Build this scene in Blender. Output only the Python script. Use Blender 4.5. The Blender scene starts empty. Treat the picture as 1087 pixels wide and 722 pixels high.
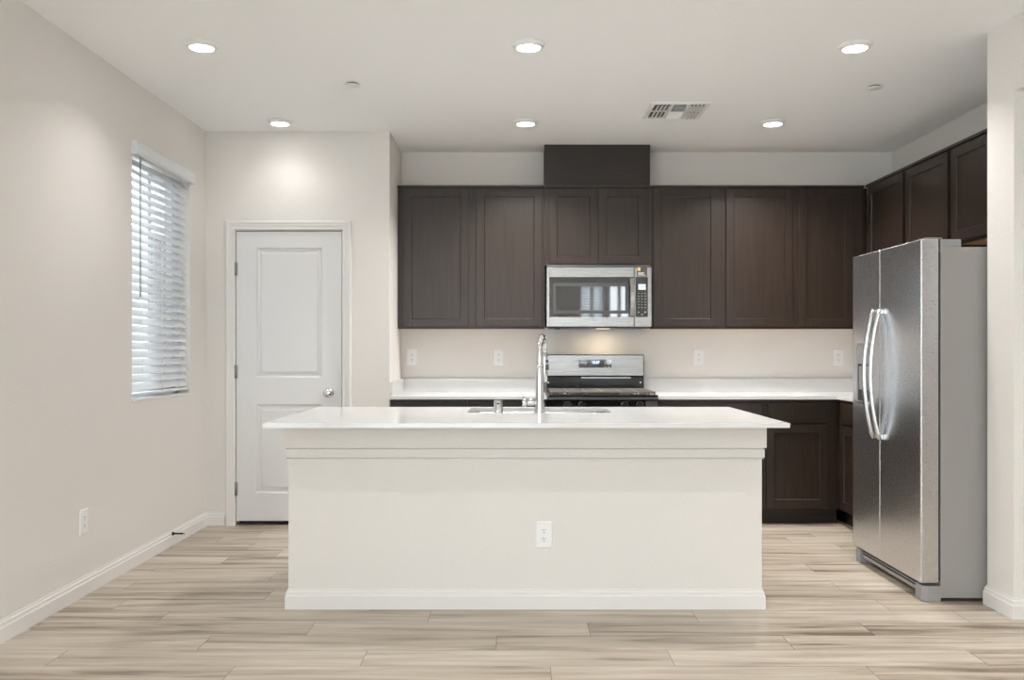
import bpy, bmesh, math, random
from mathutils import Vector, Matrix
random.seed(7)
C = bpy.context.scene.collection
SC = bpy.context.scene

# ------------------------------------------------------------------ camera
F = 950.0
HC = 1.2257
cam_d = bpy.data.cameras.new('camera')
cam = bpy.data.objects.new('camera', cam_d); C.objects.link(cam)
cam.location = (0, 0, HC); cam.rotation_euler = (math.pi/2, 0, 0)
cam_d.sensor_fit = 'HORIZONTAL'; cam_d.sensor_width = 36.0
cam_d.lens = F/1087*36
cam_d.shift_x = -3.5/1087; cam_d.shift_y = 10/1087
cam_d.clip_start = 0.05
SC.camera = cam

# ------------------------------------------------------------------ world, light, exposure
w = bpy.data.worlds.new('sky'); SC.world = w; w.use_nodes = True
bg = w.node_tree.nodes['Background']
bg.inputs['Color'].default_value = (0.88, 0.94, 1.0, 1); bg.inputs['Strength'].default_value = 3.2
SC.view_settings.view_transform = 'Standard'; SC.view_settings.look = 'None'
SC.view_settings.gamma = 1.0; SC.view_settings.use_curve_mapping = False
SC.view_settings.exposure = 0.62
LENS_EMIT = 14.0; DOWN_W = 4.0; DOWN_SPREAD = 125

def area(name, loc, rot, sx, sy, power, col):
    d = bpy.data.lights.new(name, 'AREA'); d.shape = 'RECTANGLE'; d.size = sx; d.size_y = sy
    d.energy = power; d.color = col
    o = bpy.data.objects.new(name, d); C.objects.link(o); o.location = loc; o.rotation_euler = rot
    return o
# daylight standing in the openings behind the camera (glass door and windows)
area('daylight_rear_door', (-0.8, -2.80, 1.25), (math.pi/2, 0, 0), 2.1, 2.2, 12, (0.96, 0.98, 1.0))
area('daylight_rear_window', (1.58, -2.86, 1.65), (math.pi/2, 0, 0), 1.0, 1.5, 16, (0.93, 0.97, 1.0))
area('daylight_side_door', (-2.36, -0.6, 1.25), (math.pi/2, 0, -math.pi/2), 2.2, 2.2, 45, (0.95, 0.97, 1.0))
area('daylight_window', (-2.75, 5.47, 2.2), (math.pi/2-.5, 0, -math.pi/2), 0.9, 1.2, 7, (0.90, 0.95, 1.0))

fill_sun_d = bpy.data.lights.new('fill_sun', 'SUN'); fill_sun_d.energy = 4; fill_sun_d.angle = math.radians(0.6); fill_sun_d.color = (1.0, 0.985, 0.96)
fill_sun = bpy.data.objects.new('fill_sun', fill_sun_d); C.objects.link(fill_sun); fill_sun.rotation_euler = (math.radians(62), 0, 0)   # low sun added through the rear glass so its floor bounce brightens the ceiling

# ------------------------------------------------------------------ materials
def mat(name, col, rough=0.5, metal=0.0, spec=0.5, bump=None, coat=0.0, emit=None):
    m = bpy.data.materials.new(name); m.use_nodes = True
    nt = m.node_tree; b = nt.nodes['Principled BSDF']
    b.inputs['Base Color'].default_value = (*col, 1); b.inputs['Roughness'].default_value = rough
    b.inputs['Metallic'].default_value = metal; b.inputs['Specular IOR Level'].default_value = spec
    b.inputs['Coat Weight'].default_value = coat
    if emit:
        b.inputs['Emission Color'].default_value = (*emit[0], 1); b.inputs['Emission Strength'].default_value = emit[1]
    if bump:
        tc = nt.nodes.new('ShaderNodeTexCoord'); n = nt.nodes.new('ShaderNodeTexNoise')
        n.inputs['Scale'].default_value = bump[0]; n.inputs['Detail'].default_value = 3
        bp = nt.nodes.new('ShaderNodeBump'); bp.inputs['Strength'].default_value = bump[1]; bp.inputs['Distance'].default_value = bump[2]
        nt.links.new(tc.outputs['Object'], n.inputs['Vector']); nt.links.new(n.outputs['Fac'], bp.inputs['Height'])
        nt.links.new(bp.outputs['Normal'], b.inputs['Normal'])
    return m

M = {}
M['wall'] = mat('wall_paint', (0.80, 0.77, 0.735), 0.75, bump=(110, 0.6, 0.003), spec=0.3)
M['ceil'] = mat('ceiling_paint', (0.94, 0.94, 0.94), 0.85, bump=(110, 0.5, 0.003), spec=0.2)
M['trim'] = mat('trim_paint', (0.81, 0.79, 0.77), 0.4)
M['door'] = mat('door_paint', (0.78, 0.775, 0.77), 0.38)
M['quartz'] = mat('white_quartz', (0.76, 0.757, 0.752), 0.13)
M['plate'] = mat('white_plastic', (0.88, 0.88, 0.875), 0.35)
M['slot'] = mat('dark_slot', (0.03, 0.03, 0.03), 0.6)
M['chrome'] = mat('chrome', (0.66, 0.67, 0.68), 0.10, 1.0)
M['nickel'] = mat('satin_nickel', (0.60, 0.60, 0.60), 0.22, 1.0)
M['hinge'] = mat('hinge_metal', (0.35, 0.34, 0.33), 0.35, 1.0)
M['bronze'] = mat('dark_bronze', (0.05, 0.04, 0.03), 0.4, 0.8)
M['black'] = mat('black_enamel', (0.008, 0.008, 0.008), 0.15)
M['blackglass'] = mat('black_glass', (0.012, 0.012, 0.012), 0.03, spec=0.9, coat=1.0)
M['iron'] = mat('sheen_iron', (0.16, 0.145, 0.125), 0.36)  # base colour lightened to stand in for the wall's reflection on the grates
M['gray'] = mat('gray_appliance_paint', (0.345, 0.33, 0.315), 0.45, bump=(900, 0.15, 0.0005))
M['grayplastic'] = mat('gray_plastic', (0.32, 0.32, 0.32), 0.4)
M['darkgray'] = mat('dark_gray_plastic', (0.07, 0.07, 0.075), 0.4)
M['rawwood'] = mat('raw_maple', (0.55, 0.36, 0.20), 0.6)
M['vinyl'] = mat('white_vinyl', (0.75, 0.77, 0.80), 0.4)
M['lens'] = mat('lamp_lens', (1, 1, 1), 0.5, emit=((1.0, 0.98, 0.955), LENS_EMIT))
M['warmlamp'] = mat('warm_lamp_lens', (1, 1, 1), 0.5, emit=((1.0, 0.78, 0.52), 2.5))
M['white'] = mat('white_enamel', (0.80, 0.80, 0.79), 0.45)
M['ventgap'] = mat('vent_shadow', (0.16, 0.16, 0.16), 0.8)
M['bluelcd'] = mat('blue_display', (0.05, 0.06, 0.12), 0.3, emit=((0.10, 0.13, 0.40), 0.5))
M['digits'] = mat('lit_digits', (0.6, 0.7, 1.0), 0.4, emit=((0.75, 0.82, 1.0), 1.6))
M['lcdpanel'] = mat('pale_display', (0.4, 0.45, 0.6), 0.3, emit=((0.55, 0.65, 1.0), 0.65))
M['keys'] = mat('key_print', (0.42, 0.42, 0.42), 0.5)
M['label_brown'] = mat('label_brown', (0.075, 0.06, 0.05), 0.5)
M['label_gold'] = mat('label_gold', (0.70, 0.52, 0.22), 0.5)
M['label_white'] = mat('label_white', (0.75, 0.73, 0.70), 0.5)
M['emblem'] = mat('emblem_silver', (0.85, 0.85, 0.85), 0.2, 1.0)
M['ground'] = mat('concrete_paving', (0.50, 0.48, 0.45), 0.9, bump=(40, 0.3, 0.003))
M['stucco'] = mat('gray_stucco', (0.42, 0.43, 0.45), 0.9, bump=(60, .5, .004))
M['rubber'] = mat('white_rubber', (0.70, 0.68, 0.64), 0.6)
M['ledge'] = mat('soapy_white', (0.80, 0.80, 0.80), 0.5)

def wood(name, c1, c2, rough, sc=(70, 70, 2.5)):
    m = bpy.data.materials.new(name); m.use_nodes = True; nt = m.node_tree; b = nt.nodes['Principled BSDF']
    tc = nt.nodes.new('ShaderNodeTexCoord'); mp = nt.nodes.new('ShaderNodeMapping')
    mp.inputs['Scale'].default_value = sc
    n = nt.nodes.new('ShaderNodeTexNoise'); n.inputs['Scale'].default_value = 1.0; n.inputs['Detail'].default_value = 5; n.inputs['Roughness'].default_value = 0.6
    r = nt.nodes.new('ShaderNodeValToRGB'); r.color_ramp.elements[0].position = 0.3; r.color_ramp.elements[1].position = 0.7
    r.color_ramp.elements[0].color = (*c1, 1); r.color_ramp.elements[1].color = (*c2, 1)
    bp = nt.nodes.new('ShaderNodeBump'); bp.inputs['Strength'].default_value = 0.12; bp.inputs['Distance'].default_value = 0.0008
    L = nt.links.new
    L(tc.outputs['Object'], mp.inputs['Vector']); L(mp.outputs['Vector'], n.inputs['Vector']); L(n.outputs['Fac'], r.inputs['Fac'])
    L(r.outputs['Color'], b.inputs['Base Color']); L(n.outputs['Fac'], bp.inputs['Height']); L(bp.outputs['Normal'], b.inputs['Normal'])
    b.inputs['Roughness'].default_value = rough
    return m
M['wood'] = wood('espresso_wood', (0.020, 0.0115, 0.0075), (0.038, 0.0235, 0.016), 0.36)
M['darkwood'] = wood('dark_panel_wood', (0.013, 0.008, 0.0055), (0.028, 0.018, 0.0125), 0.5, (2.5, 70, 70))

def steel(name, col, rough, scale, strength, bump=0.06):
    m = bpy.data.materials.new(name); m.use_nodes = True; nt = m.node_tree; b = nt.nodes['Principled BSDF']
    b.inputs['Metallic'].default_value = 1.0; b.inputs['Base Color'].default_value = (*col, 1)
    tc = nt.nodes.new('ShaderNodeTexCoord'); mp = nt.nodes.new('ShaderNodeMapping'); mp.inputs['Scale'].default_value = scale
    n = nt.nodes.new('ShaderNodeTexNoise'); n.inputs['Scale'].default_value = 1.0; n.inputs['Detail'].default_value = 4
    mr = nt.nodes.new('ShaderNodeMapRange'); mr.inputs['To Min'].default_value = rough-strength; mr.inputs['To Max'].default_value = rough+strength
    bp = nt.nodes.new('ShaderNodeBump'); bp.inputs['Strength'].default_value = bump; bp.inputs['Distance'].default_value = 0.0005
    L = nt.links.new
    L(tc.outputs['Object'], mp.inputs['Vector']); L(mp.outputs['Vector'], n.inputs['Vector']); L(n.outputs['Fac'], mr.inputs['Value'])
    L(mr.outputs['Result'], b.inputs['Roughness']); L(n.outputs['Fac'], bp.inputs['Height']); L(bp.outputs['Normal'], b.inputs['Normal'])
    return m
M['steel'] = steel('brushed_steel', (0.40, 0.392, 0.382), 0.28, (6, 300, 300), 0.06, 0.015)
M['fridgesteel'] = steel('mottled_steel', (0.76, 0.775, 0.81), 0.28, (60, 60, 400), 0.03, 0.0)

def floor_mat():
    m = bpy.data.materials.new('oak_vinyl_plank'); m.use_nodes = True; nt = m.node_tree; b = nt.nodes['Principled BSDF']
    L = nt.links.new
    def math_(op, a, b_=None, c=None):
        n = nt.nodes.new('ShaderNodeMath'); n.operation = op
        for i, v in enumerate((a, b_, c)):
            if v is None: continue
            if isinstance(v, (int, float)): n.inputs[i].default_value = v
            else: L(v, n.inputs[i])
        return n.outputs[0]
    tc = nt.nodes.new('ShaderNodeTexCoord'); sp = nt.nodes.new('ShaderNodeSeparateXYZ'); L(tc.outputs['Object'], sp.inputs[0])
    PW, PL = 0.183, 1.22
    yr = math_('DIVIDE', math_('SUBTRACT', sp.outputs['Y'], 4.196-0.183*40), PW)
    row = math_('FLOOR', yr); fy = math_('FRACT', yr)
    wn = nt.nodes.new('ShaderNodeTexWhiteNoise'); wn.noise_dimensions = '1D'; L(row, wn.inputs['W'])
    # stagger of the planks: random, with the rows nearest the island set one by one
    off = wn.outputs['Value']
    for rw_, xj in ((39, .826), (38, .322), (37, -.079), (36, .618), (35, .135), (40, -1.90), (41, -1.23), (42, -2.0), (43, -1.31), (44, -2.01), (45, -1.685)):
        hit = math_('COMPARE', row, float(rw_), 0.1); o_ = (-xj/PL) % 1.0
        off = math_('ADD', math_('MULTIPLY', off, math_('SUBTRACT', 1.0, hit)), math_('MULTIPLY', hit, o_))
    xr = math_('ADD', math_('DIVIDE', sp.outputs['X'], PL), math_('ADD', off, 20))
    colm = math_('FLOOR', xr); fx = math_('FRACT', xr)
    wn2 = nt.nodes.new('ShaderNodeTexWhiteNoise'); wn2.noise_dimensions = '2D'
    cb = nt.nodes.new('ShaderNodeCombineXYZ'); L(row, cb.inputs[0]); L(colm, cb.inputs[1]); L(cb.outputs[0], wn2.inputs['Vector'])
    pid = wn2.outputs['Value']
    # grain
    cg = nt.nodes.new('ShaderNodeCombineXYZ')
    L(math_('ADD', math_('MULTIPLY', sp.outputs['X'], 1.3), math_('MULTIPLY', pid, 37)), cg.inputs[0])
    L(math_('ADD', math_('MULTIPLY', sp.outputs['Y'], 17), math_('MULTIPLY', pid, 91)), cg.inputs[1])
    n1 = nt.nodes.new('ShaderNodeTexNoise'); n1.inputs['Scale'].default_value = 1.0; n1.inputs['Detail'].default_value = 5; n1.inputs['Distortion'].default_value = 0.5; n1.inputs['Roughness'].default_value = 0.55
    L(cg.outputs[0], n1.inputs['Vector'])
    cg2 = nt.nodes.new('ShaderNodeCombineXYZ')
    L(math_('ADD', math_('MULTIPLY', sp.outputs['X'], 5), math_('MULTIPLY', pid, 11)), cg2.inputs[0])
    L(math_('MULTIPLY', sp.outputs['Y'], 150), cg2.inputs[1])
    n2 = nt.nodes.new('ShaderNodeTexNoise'); n2.inputs['Scale'].default_value = 1.0; n2.inputs['Detail'].default_value = 3
    L(cg2.outputs[0], n2.inputs['Vector'])
    v = math_('ADD', math_('MULTIPLY', n1.outputs['Fac'], 0.9), math_('ADD', math_('MULTIPLY', n2.outputs['Fac'], 0.22), math_('MULTIPLY', math_('SUBTRACT', pid, 0.5), 0.15)))
    r = nt.nodes.new('ShaderNodeValToRGB'); e = r.color_ramp.elements
    e[0].position = 0.36; e[0].color = (0.20, 0.152, 0.108, 1)
    e[1].position = 0.76; e[1].color = (0.61, 0.54, 0.455, 1)
    k = e.new(0.52); k.color = (0.44, 0.37, 0.292, 1)
    L(v, r.inputs['Fac'])
    # seams
    ey = math_('MINIMUM', fy, math_('SUBTRACT', 1.0, fy)); ex = math_('MULTIPLY', math_('MINIMUM', fx, math_('SUBTRACT', 1.0, fx)), PL/PW)
    seam = math_('LESS_THAN', math_('MINIMUM', ey, ex), 0.0075)
    mx = nt.nodes.new('ShaderNodeMix'); mx.data_type = 'RGBA'
    L(math_('MULTIPLY', seam, 0.75), mx.inputs[0]); L(r.outputs['Color'], mx.inputs[6]); mx.inputs[7].default_value = (0.07, 0.055, 0.04, 1)
    L(mx.outputs[2], b.inputs['Base Color'])
    L(math_('ADD', 0.30, math_('MULTIPLY', n2.outputs['Fac'], 0.18)), b.inputs['Roughness'])
    bp = nt.nodes.new('ShaderNodeBump'); bp.inputs['Strength'].default_value = 0.25; bp.inputs['Distance'].default_value = 0.001
    L(math_('SUBTRACT', math_('MULTIPLY', n2.outputs['Fac'], 0.4), seam), bp.inputs['Height']); L(bp.outputs['Normal'], b.inputs['Normal'])
    return m
M['floor'] = floor_mat()

def glass_mat():
    m = bpy.data.materials.new('window_glass'); m.use_nodes = True; nt = m.node_tree; nt.nodes.remove(nt.nodes['Principled BSDF'])
    out = nt.nodes['Material Output']; t = nt.nodes.new('ShaderNodeBsdfTransparent'); t.inputs[0].default_value = (0.94, 0.96, 0.96, 1)
    g = nt.nodes.new('ShaderNodeBsdfGlossy'); g.inputs['Roughness'].default_value = 0.02
    mx = nt.nodes.new('ShaderNodeMixShader'); fr = nt.nodes.new('ShaderNodeFresnel'); fr.inputs[0].default_value = 1.45
    ge = nt.nodes.new('ShaderNodeNewGeometry'); mm = nt.nodes.new('ShaderNodeMath'); mm.operation = 'MULTIPLY_ADD'; mm.use_clamp = True; mm.inputs[1].default_value = -1.0
    nt.links.new(ge.outputs['Backfacing'], mm.inputs[0]); nt.links.new(fr.outputs[0], mm.inputs[2])
    nt.links.new(mm.outputs[0], mx.inputs[0]); nt.links.new(t.outputs[0], mx.inputs[1]); nt.links.new(g.outputs[0], mx.inputs[2]); nt.links.new(mx.outputs[0], out.inputs[0])
    return m
M['glass'] = glass_mat()
def screen_mat():
    m = bpy.data.materials.new('insect_screen'); m.use_nodes = True; nt = m.node_tree; nt.nodes.remove(nt.nodes['Principled BSDF'])
    out = nt.nodes['Material Output']; t = nt.nodes.new('ShaderNodeBsdfTransparent')
    g = nt.nodes.new('ShaderNodeBsdfDiffuse'); g.inputs[0].default_value = (0.10, 0.11, 0.12, 1)
    mx = nt.nodes.new('ShaderNodeMixShader'); mx.inputs[0].default_value = 0.45
    nt.links.new(t.outputs[0], mx.inputs[1]); nt.links.new(g.outputs[0], mx.inputs[2]); nt.links.new(mx.outputs[0], out.inputs[0])
    return m
M['screen'] = screen_mat()
def slat_mat():
    m = bpy.data.materials.new('blind_slat'); m.use_nodes = True; nt = m.node_tree; b = nt.nodes['Principled BSDF']
    b.inputs['Base Color'].default_value = (0.84, 0.86, 0.88, 1); b.inputs['Roughness'].default_value = 0.4
    out = nt.nodes['Material Output']; t = nt.nodes.new('ShaderNodeBsdfTranslucent'); t.inputs[0].default_value = (0.85, 0.88, 0.92, 1)
    mx = nt.nodes.new('ShaderNodeMixShader'); mx.inputs[0].default_value = 0.10
    nt.links.new(b.outputs[0], mx.inputs[1]); nt.links.new(t.outputs[0], mx.inputs[2]); nt.links.new(mx.outputs[0], out.inputs[0])
    return m
M['slat'] = slat_mat()

# ------------------------------------------------------------------ mesh helpers
class MB:
    def __init__(s): s.bm = bmesh.new()
    def box(s, x0, x1, y0, y1, z0, z1, bev=0.0, seg=2):
        x0, x1 = sorted((x0, x1)); y0, y1 = sorted((y0, y1)); z0, z1 = sorted((z0, z1))
        t = bmesh.new()
        bmesh.ops.create_cube(t, size=1.0, matrix=Matrix.Translation(((x0+x1)/2, (y0+y1)/2, (z0+z1)/2)) @ Matrix.Diagonal((x1-x0, y1-y0, z1-z0, 1)))
        if bev > 0: bmesh.ops.bevel(t, geom=t.edges[:], offset=bev, segments=seg, affect='EDGES', profile=0.5)
        s._merge(t); return s
    def _merge(s, t, smooth=False):
        mp = {}
        for v in t.verts: mp[v] = s.bm.verts.new(v.co)
        for f in t.faces:
            try:
                nf = s.bm.faces.new([mp[v] for v in f.verts]); nf.smooth = smooth or f.smooth
            except ValueError: pass
        t.free()
    def lathe(s, prof, mtx=Matrix(), n=32, smooth=True):
        """prof: (radius, height) pairs around local Z"""
        t = bmesh.new(); rings = []
        for r, h in prof:
            if r < 1e-6: rings.append([t.verts.new((0, 0, h))])
            else: rings.append([t.verts.new((r*math.cos(2*math.pi*k/n), r*math.sin(2*math.pi*k/n), h)) for k in range(n)])
        for a, b in zip(rings, rings[1:]):
            for k in range(n):
                k2 = (k+1) % n
                if len(a) == 1 and len(b) == 1: continue
                if len(a) == 1: f = t.faces.new((a[0], b[k], b[k2]))
                elif len(b) == 1: f = t.faces.new((a[k], a[k2], b[0]))
                else: f = t.faces.new((a[k], a[k2], b[k2], b[k]))
                f.smooth = smooth
        bmesh.ops.recalc_face_normals(t, faces=t.faces[:])
        t.transform(mtx); s._merge(t); return s
    def cyl(s, p0, p1, r, n=24, r1=None, bev=0.0):
        p0, p1 = Vector(p0), Vector(p1); d = p1-p0; h = d.length; r1 = r if r1 is None else r1
        q = d.to_track_quat('Z', 'Y').to_matrix().to_4x4()
        prof = [(0, 0)]
        if bev: prof += [(r-bev, 0), (r, bev), (r1, h-bev), (r1-bev, h)]
        else: prof += [(r, 0), (r1, h)]
        prof += [(0, h)]
        t = bmesh.new(); rings = []
        for rr, hh in prof:
            rings.append([t.verts.new((0, 0, hh))] if rr < 1e-6 else [t.verts.new((rr*math.cos(2*math.pi*k/n), rr*math.sin(2*math.pi*k/n), hh)) for k in range(n)])
        for i, (a, b) in enumerate(zip(rings, rings[1:])):
            for k in range(n):
                k2 = (k+1) % n
                if len(a) == 1: f = t.faces.new((a[0], b[k2], b[k]))
                elif len(b) == 1: f = t.faces.new((a[k], a[k2], b[0]))
                else:
                    f = t.faces.new((a[k], a[k2], b[k2], b[k])); f.smooth = True
        t.transform(Matrix.Translation(p0) @ q); s._merge(t); return s
    def tube(s, pts, rad, n=16, caps=True):
        pts = [Vector(p) for p in pts]; rad = rad if isinstance(rad, (list, tuple)) else [rad]*len(pts)
        t = bmesh.new(); rings = []; up = None
        for i, p in enumerate(pts):
            d = (pts[min(i+1, len(pts)-1)]-pts[max(i-1, 0)]).normalized()
            if up is None:
                up = Vector((0, 0, 1)) if abs(d.z) < 0.9 else Vector((1, 0, 0))
            a = (up - d*up.dot(d)).normalized(); b = d.cross(a); up = a
            rings.append([t.verts.new(p+(a*math.cos(2*math.pi*k/n)+b*math.sin(2*math.pi*k/n))*rad[i]) for k in range(n)])
        for a, b in zip(rings, rings[1:]):
            for k in range(n):
                f = t.faces.new((a[k], a[(k+1) % n], b[(k+1) % n], b[k])); f.smooth = True
        if caps: t.faces.new(rings[0][::-1]); t.faces.new(rings[-1])
        bmesh.ops.recalc_face_normals(t, faces=t.faces[:]); s._merge(t); return s
    def sweep(s, path, prof, fn, closed=False):
        """path of 2D points, prof of (offset to the right of travel, height); fn(a, b, h) gives the 3D point"""
        t = bmesh.new(); P = [Vector(p) for p in path]; n = len(P); rings = []
        def nrm(a, b):
            d = (b-a).normalized(); return Vector((d.y, -d.x))
        for i in range(n):
            if closed or 0 < i < n-1:
                n1 = nrm(P[i-1], P[i]); n2 = nrm(P[i], P[(i+1) % n]); m_ = (n1+n2)/(1+n1.dot(n2))
            else: m_ = nrm(P[0], P[1]) if i == 0 else nrm(P[-2], P[-1])
            rings.append([t.verts.new(fn(*(P[i]+m_*o), h)) for o, h in prof])
        k = len(prof)
        for i in range(n if closed else n-1):
            a, b = rings[i], rings[(i+1) % n]
            for j in range(k): t.faces.new((a[j], a[(j+1) % k], b[(j+1) % k], b[j]))
        if not closed: t.faces.new(rings[0]); t.faces.new(rings[-1][::-1])
        bmesh.ops.recalc_face_normals(t, faces=t.faces[:]); s._merge(t); return s
    def loft(s, u0, u1, v0, v1, steps, fn, cap=True):
        """nested rectangles: steps of (inset, w)"""
        t = bmesh.new(); rings = []
        for i, wv in steps:
            rings.append([t.verts.new(fn(*q, wv)) for q in ((u0+i, v0+i), (u1-i, v0+i), (u1-i, v1-i), (u0+i, v1-i))])
        for a, b in zip(rings, rings[1:]):
            for j in range(4): t.faces.new((a[j], a[(j+1) % 4], b[(j+1) % 4], b[j]))
        if cap: t.faces.new(rings[-1])
        c = Vector(fn((u0+u1)/2, (v0+v1)/2, 1)) - Vector(fn((u0+u1)/2, (v0+v1)/2, 0))
        for f in t.faces:
            f.normal_update()
            if f.normal.dot(c) < -1e-6: f.normal_flip()
        s._merge(t); return s
    def fbox(s, fn, u0, u1, v0, v1, w0, w1, bev=0.0):
        a, b = fn(u0, v0, w0), fn(u1, v1, w1)
        return s.box(a[0], b[0], a[1], b[1], a[2], b[2], bev)
    def poly(s, pts, z0, z1):
        """prism from a CCW XY outline"""
        t = bmesh.new(); lo = [t.verts.new((x, y, z0)) for x, y in pts]; hi = [t.verts.new((x, y, z1)) for x, y in pts]
        t.faces.new(lo[::-1]); t.faces.new(hi)
        for k in range(len(pts)): t.faces.new((lo[k], lo[(k+1) % len(pts)], hi[(k+1) % len(pts)], hi[k]))
        s._merge(t); return s
    def obj(s, name, m, parent=None, base=None):
        if parent is not None: base = BASE[parent.name]
        base = Vector(base) if base is not None else Vector((0, 0, 0))
        bmesh.ops.translate(s.bm, verts=s.bm.verts[:], vec=-base)
        me = bpy.data.meshes.new(name); s.bm.to_mesh(me); s.bm.free()
        me.materials.append(m); o = bpy.data.objects.new(name, me); C.objects.link(o)
        BASE[o.name] = base
        if parent is not None: o.parent = parent
        else: o.location = base
        return o
BASE = {}
def thing(name, label, cat, base, group=None):
    o = bpy.data.objects.new(name, None); C.objects.link(o); o.location = base; BASE[o.name] = Vector(base)
    o.empty_display_size = 0.1
    return tag(o, label, cat, group)
def tag(o, label, cat, group=None):
    o['label'] = label; o['category'] = cat
    if group: o['group'] = group
    return o
def struct(o): o['kind'] = 'structure'; return o
def copy_tree(o, loc=None, rotz=None, label=None, parent=None):
    c = o.copy(); C.objects.link(c)
    if parent is not None: c.parent = parent
    for ch in list(o.children): copy_tree(ch, parent=c)
    if loc is not None: c.location = loc
    if rotz is not None: c.rotation_euler = (0, 0, rotz)
    if label: c['label'] = label
    return c
FY = lambda Y: (lambda u, v, wv: (u, Y-wv, v))       # faces the camera (-Y)
FX = lambda X: (lambda u, v, wv: (X-wv, u, v))       # faces -X
BY = lambda Y: (lambda u, v, wv: (u, Y+wv, v))       # faces +Y

# ------------------------------------------------------------------ room dimensions
H = 2.743
XL, XR = -2.153, 2.897
YD, YB = 6.225, 6.889       # pantry-door wall, kitchen back wall
XW = -0.875                 # return of the pantry wall
YR = -2.65                  # rear wall
XP, YP0, YP1 = 2.268, 4.07, 4.30   # stub wall beside the fridge
XO = 3.75

# ------------------------------------------------------------------ structure
struct(MB().box(-2.45, XO+.15, YR-.15, YB+.15, -.10, 0).obj('floor', M['floor']))
struct(MB().box(-2.45, XO+.15, YR-.15, YB+.15, H, H+.12).obj('ceiling', M['ceil']))
WY0, WY1, WZ0, WZ1 = 5.025, 5.92, .928, 2.37          # window in the left wall
SY0, SY1, SZ1 = -1.7, 0.5, 2.35                        # glass door opening in the left wall, behind the camera
T = .16
wl = MB()
wl.box(XL-T, XL, YR, SY0, 0, H).box(XL-T, XL, SY0, SY1, SZ1, H).box(XL-T, XL, SY1, WY0, 0, H)
wl.box(XL-T, XL, WY0, WY1, 0, WZ0).box(XL-T, XL, WY0, WY1, WZ1, H).box(XL-T, XL, WY1, YB+.15, 0, H)
struct(wl.obj('wall_left', M['wall']))
# pantry wall with door opening
DX0, DX1, DZ = -1.945, -1.207, 2.052
wp = MB()
wp.box(XL, DX0-.012, YD, YD+.115, 0, H).box(DX1+.012, XW, YD, YD+.115, 0, H).box(DX0-.012, DX1+.012, YD, YD+.115, DZ+.012, H)
wp.box(XW-.115, XW, YD+.115, YB, 0, H)
struct(wp.obj('wall_pantry', M['wall']))
struct(MB().box(XL, XO, YB, YB+.15, 0, H).obj('wall_back', M['wall']))
struct(MB().box(XR, XR+.15, YP1, YB, 0, H).obj('wall_right', M['wall']))
wr = MB()
wr.box(XP, XO, YP0, YP1, 0, H)                          # stub beside the fridge
wr.box(XP, XP+.12, 1.6, YP0, 2.40, H)                   # header over the opening
wr.box(XP, XP+.12, YR, 1.6, 0, H)
struct(wr.obj('wall_right_front', M['wall']))
struct(MB().box(XO, XO+.15, YR, YP1, 0, H).obj('wall_hall', M['wall']))
# rear wall with openings
RD0, RD1, RDZ = -1.9, 0.3, 2.35; RW0, RW1, RWZ0, RWZ1 = 1.12, 1.56, .93, 2.37; RV0, RV1 = 1.62, 2.02
wb = MB()
wb.box(XL, RD0, YR-T, YR, 0, H).box(RD0, RD1, YR-T, YR, RDZ, H).box(RD1, RW0, YR-T, YR, 0, H)
for a, b in ((RW0, RW1), (RV0, RV1)): wb.box(a, b, YR-T, YR, 0, RWZ0).box(a, b, YR-T, YR, RWZ1, H)
wb.box(RW1, RV0, YR-T, YR, 0, H).box(RV1, XO, YR-T, YR, 0, H)
struct(wb.obj('wall_rear', M['wall']))
struct(MB().box(-14, -2.46, -8, 14, -.20, -.12).obj('ground', M['ground']))

struct(MB().box(-6.4, -6.2, 2, 26, -.15, 3.15, .01).box(-6.45, -6.15, 2, 26, 3.15, 3.22, .01).obj('wall_outside', M['stucco']))
BBP = [(0, 0), (.014, 0), (.014, .062), (.0105, .067), (.0095, .081), (.005, .086), (.0045, .094), (0, .0945)]
FXY = lambda a, b, h: (a, b, h)
struct(MB().sweep([(XL, SY1), (XL, YD), (DX0-.072, YD)], BBP, FXY).obj('baseboard_left', M['trim']))
struct(MB().sweep([(DX1+.070, YD), (XW, YD), (XW, YD+.005)], BBP, FXY).obj('baseboard_pantry', M['trim']))
struct(MB().sweep([(XR-.3, YP1+.0), (XP, YP1), (XP, YP0), (XO, YP0)], BBP, lambda a, b, h: (a, b, h)).obj('baseboard_right', M['trim']))

# ------------------------------------------------------------------ pantry door, casing
CASP = [(0, 0), (.0, .010), (.004, .0125), (.022, .012), (.026, .016), (.040, .016), (.046, .019), (.056, .018), (.062, .012), (.062, 0)]
cs = MB().sweep([(DX1+.006, 0), (DX1+.006, DZ+.006), (DX0-.006, DZ+.006), (DX0-.006, 0)], CASP, lambda a, b, h: (a, YD-h, b))
cs.box(DX0-.012, DX0-.002, YD, YD+.115, 0, DZ+.012).box(DX1+.002, DX1+.012, YD, YD+.115, 0, DZ+.012).box(DX0-.012, DX1+.012, YD, YD+.115, DZ+.002, DZ+.012)
struct(cs.obj('trim_1', M['trim']))
struct(MB().box(DX0, DX1, YD+.09, YD+.115, 0, .03).obj('under_door_shade', M['slot']))  # dark strip standing in for the shade in the gap under the door
d = MB(); fn = FY(YD+.006)
ZB = .032; P1 = (.995+.035, 1.935); P2 = (.225, .845); ST = .135
u0, u1 = DX0+.003, DX1-.003; a0, a1 = u0+ST, u1-ST
for q in ((u0, a0, ZB, DZ-.004), (a1, u1, ZB, DZ-.004), (a0, a1, ZB, P2[0]), (a0, a1, P2[1], P1[0]), (a0, a1, P1[1], DZ-.004)):
    d.fbox(fn, q[0], q[1], q[2], q[3], -.035, 0)
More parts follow.
